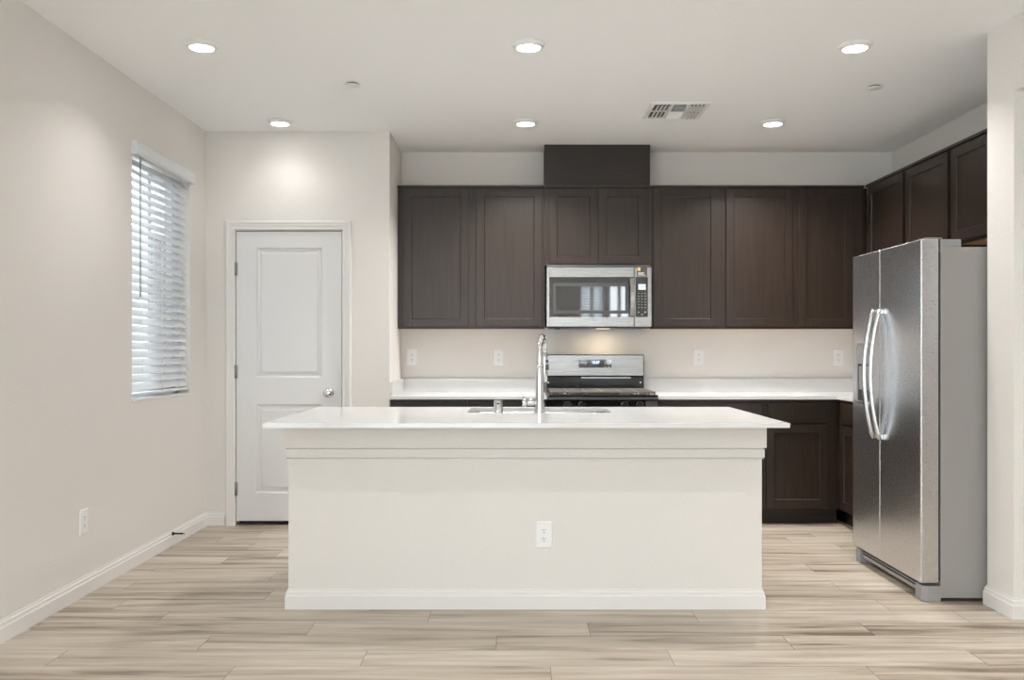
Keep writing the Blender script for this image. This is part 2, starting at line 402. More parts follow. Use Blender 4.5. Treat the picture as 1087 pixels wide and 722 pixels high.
for z0, z1 in (P1, P2):
    d.loft(a0, a1, z0, z1, [(0, 0), (.003, -.002), (.012, -.013), (.020, -.014), (.026, -.013), (.042, -.004), (.048, -.0035)], fn)
    d.fbox(fn, a0, a1, z0, z1, -.035, -.015)
door = struct(d.obj('door_1', M['door'], base=(DX1, YD, 0)))
k = MB(); kx, kz = -1.294, .924; kt = Matrix.Translation((kx, YD+.006, kz)) @ Matrix.Rotation(math.pi/2, 4, 'X')
k.lathe([(0, 0), (.032, 0), (.032, .004), (.028, .008), (.014, .010), (.012, .030), (.020, .036), (.030, .046), (.0335, .056), (.031, .066), (.022, .073), (.010, .076), (0, .0765)], kt)
k.obj('door_knob', M['chrome'], door)
MB().box(DX1-.002, DX1+.002, YD+.0, YD+.03, .895, .955).obj('strike_plate', M['hinge'], door)
for hz in (1.785, 1.07, .255):
    hb = MB().cyl((DX0+.0, YD-.004, hz-.045), (DX0+.0, YD-.004, hz+.045), .0065, 12)
    hb.cyl((DX0, YD-.004, hz+.045), (DX0, YD-.004, hz+.05), .004, 8).box(DX0-.001, DX0+.012, YD-.001, YD+.006, hz-.045, hz+.045)
    hb.obj('hinge', M['hinge'], door)

# ------------------------------------------------------------------ windows
def window_x(name, X, y0, y1, z0, z1, screen=True):
    fr = MB(); x0, x1 = X-.035, X+.035; fw = .04
    fr.box(x0, x1, y0, y0+fw, z0, z1).box(x0, x1, y1-fw, y1, z0, z1).box(x0, x1, y0, y1, z0, z0+fw).box(x0, x1, y0, y1, z1-fw, z1)
    ym = (y0+y1)/2; fr.box(x0+.01, x1-.005, ym-.025, ym+.025, z0+fw, z1-fw)
    for a, b in ((y0+fw, ym), (ym, y1-fw)):
        fr.box(X-.015, X+.015, a, a+.02, z0+fw, z1-fw).box(X-.015, X+.015, b-.02, b, z0+fw, z1-fw)
        fr.box(X-.015, X+.015, a, b, z0+fw, z0+fw+.02).box(X-.015, X+.015, a, b, z1-fw-.02, z1-fw)
    o = struct(fr.obj(name, M['vinyl'], base=(X, ym, z0)))
    MB().box(X-.002, X+.002, y0+fw, ym, z0+fw, z1-fw).obj('pane', M['glass'], o)
    MB().box(X-.002, X+.002, ym, y1-fw, z0+fw, z1-fw).obj('pane', M['glass'], o)
    if screen: MB().box(X-.030, X-.028, ym, y1-fw, z0+fw, z1-fw).obj('insect_screen', M['screen'], o)
    return o
window_x('window_1', XL-.115, WY0, WY1, WZ0, WZ1)
struct(MB().box(XL-.085, XL+.004, WY0, WY1, WZ0-.001, WZ0+.012, .003).obj('trim_3', M['trim']))
window_x('window_2', XL-.09, SY0, SY1, 0.0, SZ1, False)
def window_y(name, Y, x0, x1, z0, z1):
    fr = MB(); y0, y1 = Y-.035, Y+.035; fw = .04; xm = (x0+x1)/2
    fr.box(x0, x0+fw, y0, y1, z0, z1).box(x1-fw, x1, y0, y1, z0, z1).box(x0, x1, y0, y1, z0, z0+fw).box(x0, x1, y0, y1, z1-fw, z1)
    fr.box(xm-.03, xm+.03, y0+.01, y1-.005, z0+fw, z1-fw)
    o = struct(fr.obj(name, M['vinyl'], base=(xm, Y, z0)))
    MB().box(x0+fw, xm, Y-.002, Y+.002, z0+fw, z1-fw).obj('pane', M['glass'], o)
    MB().box(xm, x1-fw, Y-.002, Y+.002, z0+fw, z1-fw).obj('pane', M['glass'], o)
window_y('window_3', YR-.09, RD0, RD1, 0.0, RDZ)
window_y('window_4', YR-.12, RW0, RW1, RWZ0, RWZ1)
window_y('window_5', YR-.12, RV0, RV1, RWZ0, RWZ1)

# ------------------------------------------------------------------ window blind (local: hangs in plane x=0, room towards +x, along y)
def make_blind(base, L, ztop, zbot, label, tilt_deg=53):
    """base = (wall face x, middle y, 0)"""
    bx, by = base[0], base[1]
    t = thing('window_blind', label, 'blind', (bx, by, zbot), 'faux wood window blinds')
    v = MB(); y0, y1 = by-L/2-.012, by+L/2+.012
    prof = [(0, ztop+.03), (.030, ztop+.03), (.036, ztop+.024), (.037, ztop+.008), (.031, ztop-.006), (.031, ztop-.030), (.035, ztop-.036), (.035, ztop-.044), (.029, ztop-.050), (.022, ztop-.050), (.022, ztop+.018), (0, ztop+.018)]
    v.sweep([(bx, y0), (bx, y1)], [(o, h) for o, h in prof], lambda a, b, h: (a, b, h))
    v.box(bx, bx+.0345, y0-.001, y0+.008, ztop-.048, ztop+.0302).box(bx, bx+.0345, y1-.008, y1+.001, ztop-.048, ztop+.0302)
    v.obj('valance', M['slat'], t)
    MB().box(bx-.062, bx-.006, by-L/2+.004, by+L/2-.004, ztop-.042, ztop-.002, .003).obj('head_rail', M['white'], t)
    cx = bx-.032; pitch = .0476; n = int((ztop-.058-(zbot+.07))/pitch)+1; tilt = math.radians(tilt_deg)
    sl = MB(); wd = .0255
    cs_, sn = math.cos(tilt), math.sin(tilt); z0 = zbot+.07
    # slightly crowned slat section, room edge low, outer edge high
    top = []; N = 6
    for i in range(N+1):
        q = -1+2*i/N; cr = .0022*(1-q*q)
        top.append((q*wd, cr))
    sec = top + [(q, c-.0026) for q, c in reversed(top)]
    pts = [(-q*cs_+c*sn, q*sn+c*cs_) for q, c in sec]
    sl.sweep([(cx, by-L/2+.006), (cx, by+L/2-.006)], [(o, z0+h) for o, h in pts], lambda a, b, h: (a, b, h))
    so = sl.obj('slat', M['slat'], t)
    for f in so.data.polygons: f.use_smooth = False
    for i in range(1, n):
        c = so.copy(); C.objects.link(c); c.parent = t; c.location = (0, 0, pitch*i)
        c.rotation_euler = (0, 0, 0)
    br = MB().box(cx-.024, cx+.024, by-L/2+.006, by+L/2-.006, zbot+.020, zbot+.036, .004)
    br.obj('bottom_rail', M['slat'], t)
    for oy in (-.33, 0, .33):
        for ox in (-.027, .027):
            MB().cyl((cx+ox, by+oy*L, zbot+.03), (cx+ox, by+oy*L, ztop-.03), .0011, 6).obj('ladder_cord', M['white'], t)
    wy = by-L/2+.085
    wd_ = MB().cyl((bx+.012, wy, ztop-.05), (bx+.012, wy, ztop-.80), .0042, 8).cyl((bx+.012, wy, ztop-.80), (bx+.012, wy, ztop-.845), .006, 8, r1=.0048)
    wd_.tube([(bx-.02, wy, ztop-.03), (bx+.006, wy, ztop-.035), (bx+.012, wy, ztop-.055)], .002, 6)
    wd_.obj('tilt_wand', M['grayplastic'], t)
    return t
bl = make_blind((XL, (WY0+WY1)/2, 0), WY1-WY0, WZ1, WZ0+.012, 'white horizontal slat blind half open in the left wall window')
br_ = make_blind((XL, (WY0+WY1)/2, 0), RW1-RW0, RWZ1, RWZ0+.012, 'white slat blind on the window in the wall behind the camera', 35)
br_.location = ((RW0+RW1)/2, YR, RWZ0+.012); br_.rotation_euler = (0, 0, math.pi/2)

# ------------------------------------------------------------------ outlets (local: faces -Y at origin)
def make_outlet(base, label):
    x, y, z = base; t = thing('wall_outlet', label, 'outlet', base, 'duplex wall outlets'); fn = FY(y)
    p = MB(); p.loft(x-.0405, x+.0405, z-.0635, z+.0635, [(0, 0), (.001, .003), (.005, .0055)], fn)
    p.obj('cover_plate', M['plate'], t)
    for s in (1, -1):
        zc = z+s*.0195
        m_ = Matrix.Translation((x, y-.0054, zc)) @ Matrix.Rotation(math.pi/2, 4, 'X') @ Matrix.Diagonal((1, .83, 1, 1))
        r = MB().lathe([(.0173, 0), (.0173, .0016), (.0165, .0022), (0, .0022)], m_, 24, False).obj('receptacle', M['plate'], t)
        sl = MB()
        for ox, hh in ((-.0063, .0042), (.0063, .0035)): sl.box(x+ox-.0012, x+ox+.0012, y-.0081, y-.0074, zc+.003-hh, zc+.003+hh)
        sl.cyl((x, y-.0074, zc-.0085), (x, y-.0081, zc-.0085), .0026, 10)
        sl.obj('slots', M['slot'], r)
    m_ = Matrix.Translation((x, y-.0054, z)) @ Matrix.Rotation(math.pi/2, 4, 'X')
    MB().lathe([(.003, 0), (.003, .001), (0, .0014)], m_, 12).obj('screw', M['plate'], t)
    return t
YI = 4.229     # island knee wall front
o0 = make_outlet((.1357, YI, .351), 'white outlet low on the front of the kitchen island')
zO = 1.164
for x, lab in ((-.795, 'white outlet on the back wall beside the pantry wall return, leftmost of four'),
               (-.128, 'white outlet on the back wall between the left corner and the range'),
               (1.414, 'white outlet on the back wall just right of the range'),
               (2.487, 'white outlet on the back wall next to the refrigerator')):
    copy_tree(o0, (x, YB, zO), 0, lab)
yo = 950*2.153/(547-88.5)
copy_tree(o0, (XL, yo, HC-(554-371)/(950/yo)), math.pi/2, 'white outlet low on the left wall below the window side')

# spring door stop
ys = 950*2.139/(547-183.5); zs = HC-(566.5-371)/(950/ys)
t = thing('door_stop', 'dark door stop with white tip on the left baseboard', 'door stop', (XL+.0140, ys, zs))
MB().cyl((XL+.014, ys, zs), (XL+.020, ys, zs), .013, 16, r1=.010).obj('base_flange', M['bronze'], t)
hx = [(XL+.020+.062*i/90, ys+.0045*math.cos(i*.9), zs+.0045*math.sin(i*.9)) for i in range(91)]
MB().tube(hx, .0017, 6).cyl((XL+.019, ys, zs), (XL+.082, ys, zs), .0035, 8).obj('spring', M['bronze'], t)
MB().cyl((XL+.081, ys, zs), (XL+.094, ys, zs), .0075, 14, bev=.002).obj('rubber_tip', M['rubber'], t)

# ------------------------------------------------------------------ ceiling fittings
def make_light(x, y, label):
    t = thing('recessed_light', label, 'ceiling light', (x, y, H), 'recessed ceiling lights')
    m_ = Matrix.Translation((x, y, H)) @ Matrix.Rotation(math.pi, 4, 'X')
    MB().lathe([(.082, 0), (.082, .004), (.079, .008), (.066, .020), (.060, .022), (.058, .019), (.058, .008), (.030, .006), (0, .006)], m_, 40).obj('trim_ring', M['white'], t)
    MB().lathe([(.0578, .0195), (.030, .0215), (0, .022)], m_, 40).obj('lens', M['lens'], t)
    d = bpy.data.lights.new('downlight', 'AREA'); d.shape = 'DISK'; d.size = .11; d.energy = DOWN_W; d.spread = math.radians(DOWN_SPREAD); d.color = (1.0, .98, .955)
    lo_ = bpy.data.objects.new('downlight', d); C.objects.link(lo_); lo_.parent = t; lo_.location = (0, 0, -.024)
    return t
l0 = make_light(.066, 4.448, 'round recessed ceiling light above the island middle, nearer of the middle pair')
for x, y, power_scale, lab in ((-1.559, 4.448, .70, 'round recessed ceiling light nearest the front of the left wall window'),
                       (1.693, 4.46, 1.2, 'round recessed ceiling light in front of the refrigerator, nearest the right wall end'),
                       (-1.563, 5.945, .20, 'round recessed ceiling light just in front of the white pantry door'),
                       (.069, 5.956, 4.2, 'round recessed ceiling light in front of the dark duct cover box, left of the vent'),
                       (1.715, 5.96, 4.2, 'round recessed ceiling light near the back right cabinets, right of the vent'),
                       (-1.56, 2.33, .6, 'recessed ceiling light behind the camera, on the left wall side'),
                       (.066, 2.33, .8, 'recessed ceiling light behind the camera, in the middle of its row'),
                       (1.70, 2.33, .8, 'recessed ceiling light behind the camera, on the right wall side'),
                       (3.05, 3.1, 1.2, 'recessed ceiling light in the hall beyond the right wall end, nearer the kitchen'),
                       (3.05, 1.0, 2.2, 'recessed ceiling light in the hall beyond the right wall end, farther from the kitchen')):
    c = copy_tree(l0, (x, y, H), 0, lab)          # power tuned lamp by lamp to cut wall hot spots and lift the back
    for ch in c.children:
        if ch.type == 'LIGHT': ch.data = ch.data.copy(); ch.data.energy = DOWN_W*power_scale
def make_cap(x, y, label):
    t = thing('sprinkler_cap', label, 'sprinkler cover', (x, y, H), 'concealed sprinkler covers')
    m_ = Matrix.Translation((x, y, H)) @ Matrix.Rotation(math.pi, 4, 'X')
    MB().lathe([(.032, 0), (.032, .008), (0, .008)], m_, 24).obj('cup', M['darkgray'], t)
    MB().lathe([(0, .0078), (.042, .0078), (.043, .009), (.041, .0115), (0, .012)], m_, 32).obj('cover_disc', M['white'], t)
    return t
c0 = make_cap(-.93, 5.11, 'small white round sprinkler cap on the ceiling, left side')
copy_tree(c0, (2.07, 5.16, H), 0, 'small round sprinkler cap on the ceiling near the refrigerator, right side')

vx0, vx1, vy0, vy1 = .832, 1.205, 5.49, 5.86
t = thing('ceiling_vent', 'white square ceiling register vent with angled louvers', 'vent', ((vx0+vx1)/2, (vy0+vy1)/2, H))
DN = lambda u, v, wv: (u, v, H-wv)
f_ = MB(); fw = .030
f_.sweep([(vx0, vy0), (vx1, vy0), (vx1, vy1), (vx0, vy1)], [(0, H), (0, H-.004), (-.006, H-.008), (-fw, H-.008), (-fw, H)], lambda a, b, h: (a, b, h), True)
f_.obj('frame', M['white'], t)
MB().box(vx0+.02, vx1-.02, vy0+.02, vy1-.02, H-.002, H-.0005).obj('duct_shade_sheet', M['ventgap'], t)  # dark sheet painted as the shade behind the louvers; ceiling is uncut
ix0, ix1, iy0, iy1 = vx0+fw, vx1-fw, vy0+fw, vy1-fw; iw = ix1-ix0; xa, xb = ix0+iw*.36, ix0+iw*.66; ym = (iy0+iy1)/2
fr = MB().box(xa-.006, xa+.006, iy0, iy1, H-.010, H-.002).box(xb-.006, xb+.006, iy0, iy1, H-.010, H-.002).box(ix0, ix1, ym-.006, ym+.006, H-.010, H-.002)
fr.obj('divider', M['white'], t)
def louver(p, ang, along_y, length):
    m_ = MB(); hw = .012
    dx, dz = math.cos(ang)*hw, math.sin(ang)*hw
    a = (p[0], p[1])
    tt = bmesh.new(); th = .0012
    q = []
    for l_ in (-length/2, length/2):
        for s, e in ((-1, -1), (1, -1), (1, 1), (-1, 1)):
            off = s*dx; zz = H-.0125 + s*dz + e*th
            q.append(tt.verts.new((a[0]+off, a[1]+l_, zz) if along_y else (a[0]+l_, a[1]+off, zz)))
    for fa in ((0, 1, 2, 3), (7, 6, 5, 4), (0, 4, 5, 1), (1, 5, 6, 2), (2, 6, 7, 3), (3, 7, 4, 0)): tt.faces.new([q[i] for i in fa])
    bmesh.ops.recalc_face_normals(tt, faces=tt.faces[:]); m_._merge(tt)
    m_.obj('louver', M['white'], t)
hl = (iy1-iy0)/2
for half in (0, 1):
    yc = iy0+hl*(half+.5)
    for i in range(4):
        louver((ix0+.010+(xa-ix0-.016)*(i+.5)/4, yc), math.radians(35), True, hl-.012)
        louver((xb+.006+(ix1-xb-.012)*(i+.5)/4, yc), math.radians(-62), True, hl-.012)
    for i in range(3):
        louver(((xa+xb)/2, iy0+hl*half+.006+(hl-.012)*(i+.5)/3), math.radians(-40 if half else 40), False, xb-xa-.012)

# ------------------------------------------------------------------ cabinets
def shaker(parent, fn, u0, u1, v0, v1, th=.02, name='door', st=.058, top=None, flat=False):
    m_ = MB(); b = .0012; tr = top or st
    if flat:
        m_.fbox(fn, u0, u1, v0, v1, 0, th, .002); return m_.obj(name, M['wood'], parent)
    m_.fbox(fn, u0, u0+st, v0, v1, 0, th, b).fbox(fn, u1-st, u1, v0, v1, 0, th, b)
    m_.fbox(fn, u0+st, u1-st, v0, v0+tr, 0, th, b).fbox(fn, u0+st, u1-st, v1-tr, v1, 0, th, b)
    o = m_.obj(name, M['wood'], parent)
    p = MB(); p.fbox(fn, u0+st-.004, u1-st+.004, v0+tr-.004, v1-tr+.004, .003, th-.010)
    p.loft(u0+st-.0005, u1-st+.0005, v0+tr-.0005, v1-tr+.0005, [(0, th-.002), (.003, th-.006), (.004, th-.0098)], fn, cap=False)
    p.obj('panel', M['wood'], o)
    return o
UF = 6.645            # face frame plane of back uppers; doors 20 mm proud
UZ0, UZ1 = 1.378, 2.438
px = lambda x: (x-547)/143.4
def upper_back(label, x0, x1, z0, doors, z1=UZ1, lip=True):
    t = thing('upper_cabinet', label, 'cabinet', ((x0+x1)/2, YB, z0), 'dark upper cabinets')
    MB().box(x0+.0005, x1-.0005, UF, YB-.001, z0+.012, z1).obj('body', M['wood'], t)
    MB().box(x0+.001, x1-.001, UF+.02, YB-.001, z0+.004, z0+.0115).obj('bottom_panel', M['rawwood'], t)
    MB().box(x0+.0005, x1-.0005, UF+.02, YB-.001, z1+.0002, z1+.0025).obj('bounce_top', M['rawwood'], t)  # unseen pale top added to bounce light onto the wall above
    MB().box(x0+.0005, x1-.0005, UF-.002, UF+.0195, z0, z0+.0118, .001).obj('bottom_rail', M['wood'], t)
    if lip: MB().box(x0+.0005, x1-.0005, UF-.024, UF-.0005, z1-.016, z1+.003, .002).obj('top_trim', M['wood'], t)
    for a, b in doors: shaker(t, FY(UF), a, b, z0+.017, z1-.022)
    return t
xA0, xA1, xB1, xC1, xD1 = -.873, .2185, 1.0, 2.072, 2.585
upper_back('dark two-door upper cabinet at the far left of the back wall', xA0, xA1, UZ0, [(px(428.5), px(497.3)), (px(505.8), px(575.4))])
upper_back('short dark two-door upper cabinet directly above the microwave', xA1, xB1, 1.842, [(px(583.2), px(634.8)), (px(635.5), px(686.5))])
upper_back('dark two-door upper cabinet immediately right of the microwave', xB1, xC1, UZ0, [(px(693.6), px(763.2)), (px(771), px(841.2))])
tc = upper_back('dark single-door upper cabinet in the back right corner', xC1, xD1, UZ0, [(px(848.4), px(905.5))])
t = thing('duct_cover', 'dark wood box on top of the cabinets reaching the ceiling', 'duct cover', ((xA1+xB1)/2, 6.7, UZ1))
px2 = MB().box(px(578.3), px(689.6), UF-.018, YB-.001, UZ1+.004, H-.001).obj('box', M['darkwood'], t)
e = MB(); x0, x1 = px(577.8), px(690)
e.box(x0, x0+.014, UF-.023, UF-.0185, UZ1+.004, H-.002).box(x1-.014, x1, UF-.023, UF-.0185, UZ1+.004, H-.002).box(x0+.014, x1-.014, UF-.023, UF-.0185, H-.018, H-.002)
e.obj('edge_trim', M['darkwood'], t)

RF = 2.612            # face frame plane of right-wall uppers
def upper_right(label, y0, y1, z0, doors, lip0=None):
    t = thing('upper_cabinet', label, 'cabinet', (XR, (y0+y1)/2, z0), 'dark upper cabinets')
    MB().box(RF, XR-.001, y0+.0005, y1-.0005, z0+.012, UZ1).obj('body', M['wood'], t)
    MB().box(RF+.02, XR-.001, y0+.001, y1-.001, z0+.004, z0+.0115).obj('bottom_panel', M['rawwood'], t)
    MB().box(RF-.002, RF+.0195, y0+.0005, y1-.0005, z0, z0+.0118, .001).obj('bottom_rail', M['wood'], t)
    MB().box(RF-.024, RF-.0005, y0+.0005, y1-.0005, UZ1-.016, UZ1+.003, .002).obj('top_trim', M['wood'], t)
    for a, b in doors: shaker(t, FX(RF), a, b, z0+.017, UZ1-.022)
    return t
upper_right('dark upper cabinet on the right wall, farthest, meeting the back corner', 5.97, 6.620, UZ0, [(5.99, 6.585)])
upper_right('dark upper cabinet on the right wall between corner and over-refrigerator cabinet', 5.346, 5.969, UZ0, [(5.37, 5.948)])
upper_right('short dark upper cabinet directly over the refrigerator', 4.415, 5.345, 1.845, [(4.876, 5.323), (4.43, 4.868)])
MB().box(2.5865, RF-.0005, UF-.002, UF+.02, UZ0+.002, UZ1-.016).obj('corner_filler', M['wood'], tc)

# base cabinets
BF = 6.268; BZ = .876
def base_back(label, x0, x1, drawers, doors):
    t = thing('base_cabinet', label, 'cabinet', ((x0+x1)/2, YB, 0), 'dark base cabinets')
    MB().box(x0+.0005, x1-.0005, BF, YB-.001, .105, BZ).obj('body', M['wood'], t)
    MB().box(x0+.0005, x1-.0005, BF+.05, YB-.001, 0, .1045).obj('toe_kick', M['darkwood'], t)
    for a, b in drawers: shaker(t, FY(BF), a, b, .715, .852, name='drawer', flat=True)
    for a, b in doors: shaker(t, FY(BF), a, b, .118, .700)
    return t
bx = lambda x: (x-547)/152.3
base_back('dark base cabinet against the pantry wall return, behind the island left', XW+.002, -.336, [(XW+.03, -.350)], [(XW+.03, -.350)])
base_back('dark base cabinet between the range and the far left base cabinet', -.335, .216, [(-.320, .200)], [(-.320, .200)])
base_back('dark base cabinet touching the right side of the range', .992, 1.732, [(1.008, 1.716)], [(1.008, 1.358), (1.362, 1.716)])
base_back('dark base cabinet with drawer and door in the back right corner', 1.733, 2.268, [(bx(816), bx(879.5))], [(bx(814), bx(880))])
t = thing('base_cabinet', 'dark base cabinet along the right wall behind the refrigerator', 'cabinet', (XR, 5.8, 0), 'dark base cabinets')
MB().box(2.27, XR-.001, 5.262, YB-.001, .105, BZ).obj('body', M['wood'], t)
MB().box(2.33, XR-.001, 5.262, YB-.001, 0, .1045).obj('toe_kick', M['darkwood'], t)
shaker(t, FX(2.27), 5.28, 6.20, .715, .852, name='drawer', flat=True)
shaker(t, FX(2.27), 5.28, 5.735, .118, .700); shaker(t, FX(2.27), 5.745, 6.20, .118, .700)

# counters on the back wall
CZ0, CZ1, CY = .8775, .900, 6.222
t = thing('worktop', 'white quartz worktop left of the range with low backsplash', 'worktop', (-.33, YB, CZ0), 'white back worktops')
MB().box(XW+.001, .222, CY, YB-.001, CZ0, CZ1, .0015).obj('slab', M['quartz'], t)
s = MB().box(XW+.001, .222, YB-.021, YB-.001, CZ1+.0002, CZ1+.1016, .001).box(XW+.001, XW+.021, CY+.012, YB-.0215, CZ1+.0002, CZ1+.1016, .001)
s.obj('backsplash', M['quartz'], t)
t = thing('worktop', 'white quartz L-shaped worktop right of the range turning along the right wall', 'worktop', (1.9, YB, CZ0), 'white back worktops')
MB().poly([(.988, CY), (2.245, CY), (2.245, 5.255), (XR-.001, 5.255), (XR-.001, YB-.001), (.988, YB-.001)], CZ0, CZ1).obj('slab', M['quartz'], t)
MB().box(.988, XR-.022, YB-.021, YB-.001, CZ1+.0002, CZ1+.1016, .001).box(XR-.0215, XR-.001, 5.255, YB-.001, CZ1+.0002, CZ1+.1016, .001).obj('backsplash', M['quartz'], t)

# ------------------------------------------------------------------ island
IX0, IX1, IY1 = -1.0717, 1.165, 5.035
t = thing('kitchen_island', 'painted greige kitchen island base with stepped trim under the white top', 'island', ((IX0+IX1)/2, (YI+IY1)/2, 0))
kw = MB().box(IX0, IX1, YI, YI+.12, 0, .8795).box(IX0, IX0+.10, YI+.12, IY1, 0, .8795).box(IX1-.10, IX1, YI+.12, IY1, 0, .8795)
kw.obj('knee_wall', M['wall'], t)
path = [(IX0, IY1), (IX0, YI), (IX1, YI), (IX1, IY1)]
MB().sweep(path, [(0, .757), (.003, .757), (.003, .7615), (.018, .7615), (.018, .879), (0, .879)], FXY).obj('upper_trim', M['wall'], t)
MB().sweep(path, [(0, .7095), (.0075, .7095), (.0075, .7120), (.0006, .7120), (.0006, .7160), (.0105, .7160), (.0105, .7565), (0, .7565)], FXY).obj('lower_trim', M['wall'], t)
MB().sweep(path, BBP, FXY).obj('baseboard', M['trim'], t)
cb = MB(); cx0, cx1 = IX0+.101, IX1-.101
cb.box(cx0, cx1, YI+.125, YI+.14, .10, .876).box(cx0, cx1, YI+.125, IY1-.03, .10, .118).box(cx0, cx0+.018, YI+.14, IY1-.03, .118, .876).box(cx1-.018, cx1, YI+.14, IY1-.03, .118, .876)
cb.box(cx0, cx1, IY1-.03, IY1-.012, .70, .876).box(cx0, cx1, YI+.14, IY1-.09, 0, .0995)
cb.obj('cabinet_body', M['wood'], t)
nd = 4; wdd = (cx1-cx0)/nd
for i in range(nd): shaker(t, BY(IY1-.029), cx0+wdd*i+.004, cx0+wdd*(i+1)-.004, .112, .694, th=.018)
# slab with sink cut-out
sx0, sx1, sy0, sy1 = -.25, .50, 4.595, 4.995
TX0, TX1, TY0, TY1 = -1.1115, 1.2105, 3.942, 5.072
def rrect(x0, x1, y0, y1, r, n=6):
    out = []
    for cx_, cy_, a0 in ((x1-r, y1-r, 0), (x0+r, y1-r, 90), (x0+r, y0+r, 180), (x1-r, y0+r, 270)):
        for i in range(n+1):
            a = math.radians(a0+90*i/n); out.append((cx_+r*math.cos(a), cy_+r*math.sin(a)))
    return out
def slab_hole(x0, x1, y0, y1, hole, z0, z1):
    bm = bmesh.new()
    for z in (z0, z1):
        o = [bm.verts.new((x, y, z)) for x, y in ((x0, y0), (x1, y0), (x1, y1), (x0, y1))]
        h = [bm.verts.new((x, y, z)) for x, y in hole]
        es = [bm.edges.new((o[i], o[(i+1) % 4])) for i in range(4)] + [bm.edges.new((h[i], h[(i+1) % len(h)])) for i in range(len(h))]
        bmesh.ops.triangle_fill(bm, edges=es, use_beauty=True, use_dissolve=False)
        if z == z0: lo, lh = o, h
        else: hi, hh = o, h
    for a, b in ((lo, hi), (lh, hh)):
        for i in range(len(a)): bm.faces.new((a[i], a[(i+1) % len(a)], b[(i+1) % len(a)], b[i]))
    bmesh.ops.recalc_face_normals(bm, faces=bm.faces[:])
    return bm
hole = rrect(sx0, sx1, sy0, sy1, .07)
m_ = MB(); m_.bm.free(); m_.bm = slab_hole(TX0, TX1, TY0, TY1, hole, .880, .900)
tag(m_.obj('island_worktop', M['quartz'], base=((TX0+TX1)/2, (TY0+TY1)/2, .88)), 'long white quartz slab lying on top of the kitchen island', 'worktop')
# sink
t = thing('kitchen_sink', 'stainless undermount sink sunk in the island worktop', 'sink', ((sx0+sx1)/2, (sy0+sy1)/2, .68))
tb = bmesh.new(); rings = []
for ins, z, r in ((-.018, .8780, .08), (.004, .8780, .068), (.006, .86, .066), (.012, .70, .06), (.03, .682, .05)):
    rings.append([tb.verts.new((x, y, z)) for x, y in rrect(sx0+ins, sx1-ins, sy0+ins, sy1-ins, r)])
for a, b in zip(rings, rings[1:]):
    for i in range(len(a)):
        f = tb.faces.new((a[i], b[i], b[(i+1) % len(a)], a[(i+1) % len(a)])); f.smooth = True
tb.faces.new(rings[-1])
m_ = MB(); m_._merge(tb); so = m_.obj('basin', M['steel'], t)
md = so.modifiers.new('thickness', 'SOLIDIFY'); md.thickness = .0012; md.offset = -1
MB().lathe([(0, .6825), (.045, .6825), (.045, .685), (.038, .686), (.030, .684), (0, .684)], Matrix.Translation(((sx0+sx1)/2, (sy0+sy1)/2+.05, 0)), 24).obj('drain', M['chrome'], t)

# faucet
fx, fy, z0 = .1245, 4.545, .900
t = thing('kitchen_faucet', 'tall chrome pull-down faucet standing on the island worktop', 'faucet', (fx, fy, z0))
MB().lathe([(0, z0), (.0265, z0), (.0265, z0+.004), (.0245, z0+.045), (.0225, z0+.062), (.0215, z0+.085), (.0205, z0+.235), (.018, z0+.245), (0, z0+.245)], Matrix.Translation((fx, fy, 0)), 32).obj('body', M['chrome'], t)
pts = [(fx, fy, z0+.20), (fx, fy, z0+.26)]; rr = .078; zc = z0+.313; dx, dy = .19, .98
pts.append((fx, fy, zc))
for i in range(1, 16):
    a = math.pi*i/15*1.03; u = rr-rr*math.cos(a); pts.append((fx+dx*u, fy+dy*u, zc+rr*math.sin(a)))
hx_, hy_, hz_ = pts[-1]
MB().tube(pts, [.0195, .0185, .016]+[.0145]*15, 18).obj('spout', M['chrome'], t)
sh = MB().lathe([(0, 0), (.0135, 0), (.0165, .010), (.0180, .075), (.0175, .120), (.0155, .135), (.0145, .16), (0, .16)], Matrix.Translation((hx_, hy_+.002, hz_-.155)), 24).obj('spray_head', M['chrome'], t)
MB().box(hx_+.004, hx_+.0215, hy_-.019, hy_+.008, hz_-.088, hz_-.058, .003).box(hx_+.004, hx_+.0205, hy_-.018, hy_+.008, hz_-.048, hz_-.034, .002).obj('spray_button', M['darkgray'], sh)
lv = MB().cyl((fx-.019, fy, z0+.058), (fx-.066, fy, z0+.058), .0175, 24, bev=.002).cyl((fx-.066, fy, z0+.058), (fx-.090, fy, z0+.058), .0215, 24, bev=.003)
lv.tube([(fx-.080, fy, z0+.075), (fx-.083, fy-.004, z0+.090), (fx-.088, fy-.010, z0+.098)], [.005, .0045, .004], 10)
lv.obj('lever_handle', M['chrome'], t)
ag = MB().lathe([(0, z0), (.026, z0), (.026, z0+.003), (.0235, z0+.006), (.0228, z0+.064), (.021, z0+.068), (0, z0+.069)], Matrix.Translation((-.0865, 4.545, 0)), 32)
t = thing('air_gap_cap', 'short chrome cylinder beside the sink, left of the faucet', 'air gap', (-.0865, 4.545, z0))
ag.obj('cap', M['chrome'], t)
MB().box(-.0865-.007, -.0865+.007, 4.545-.0245, 4.545-.020, z0+.048, z0+.055, .001).obj('vent_slot', M['slot'], t)

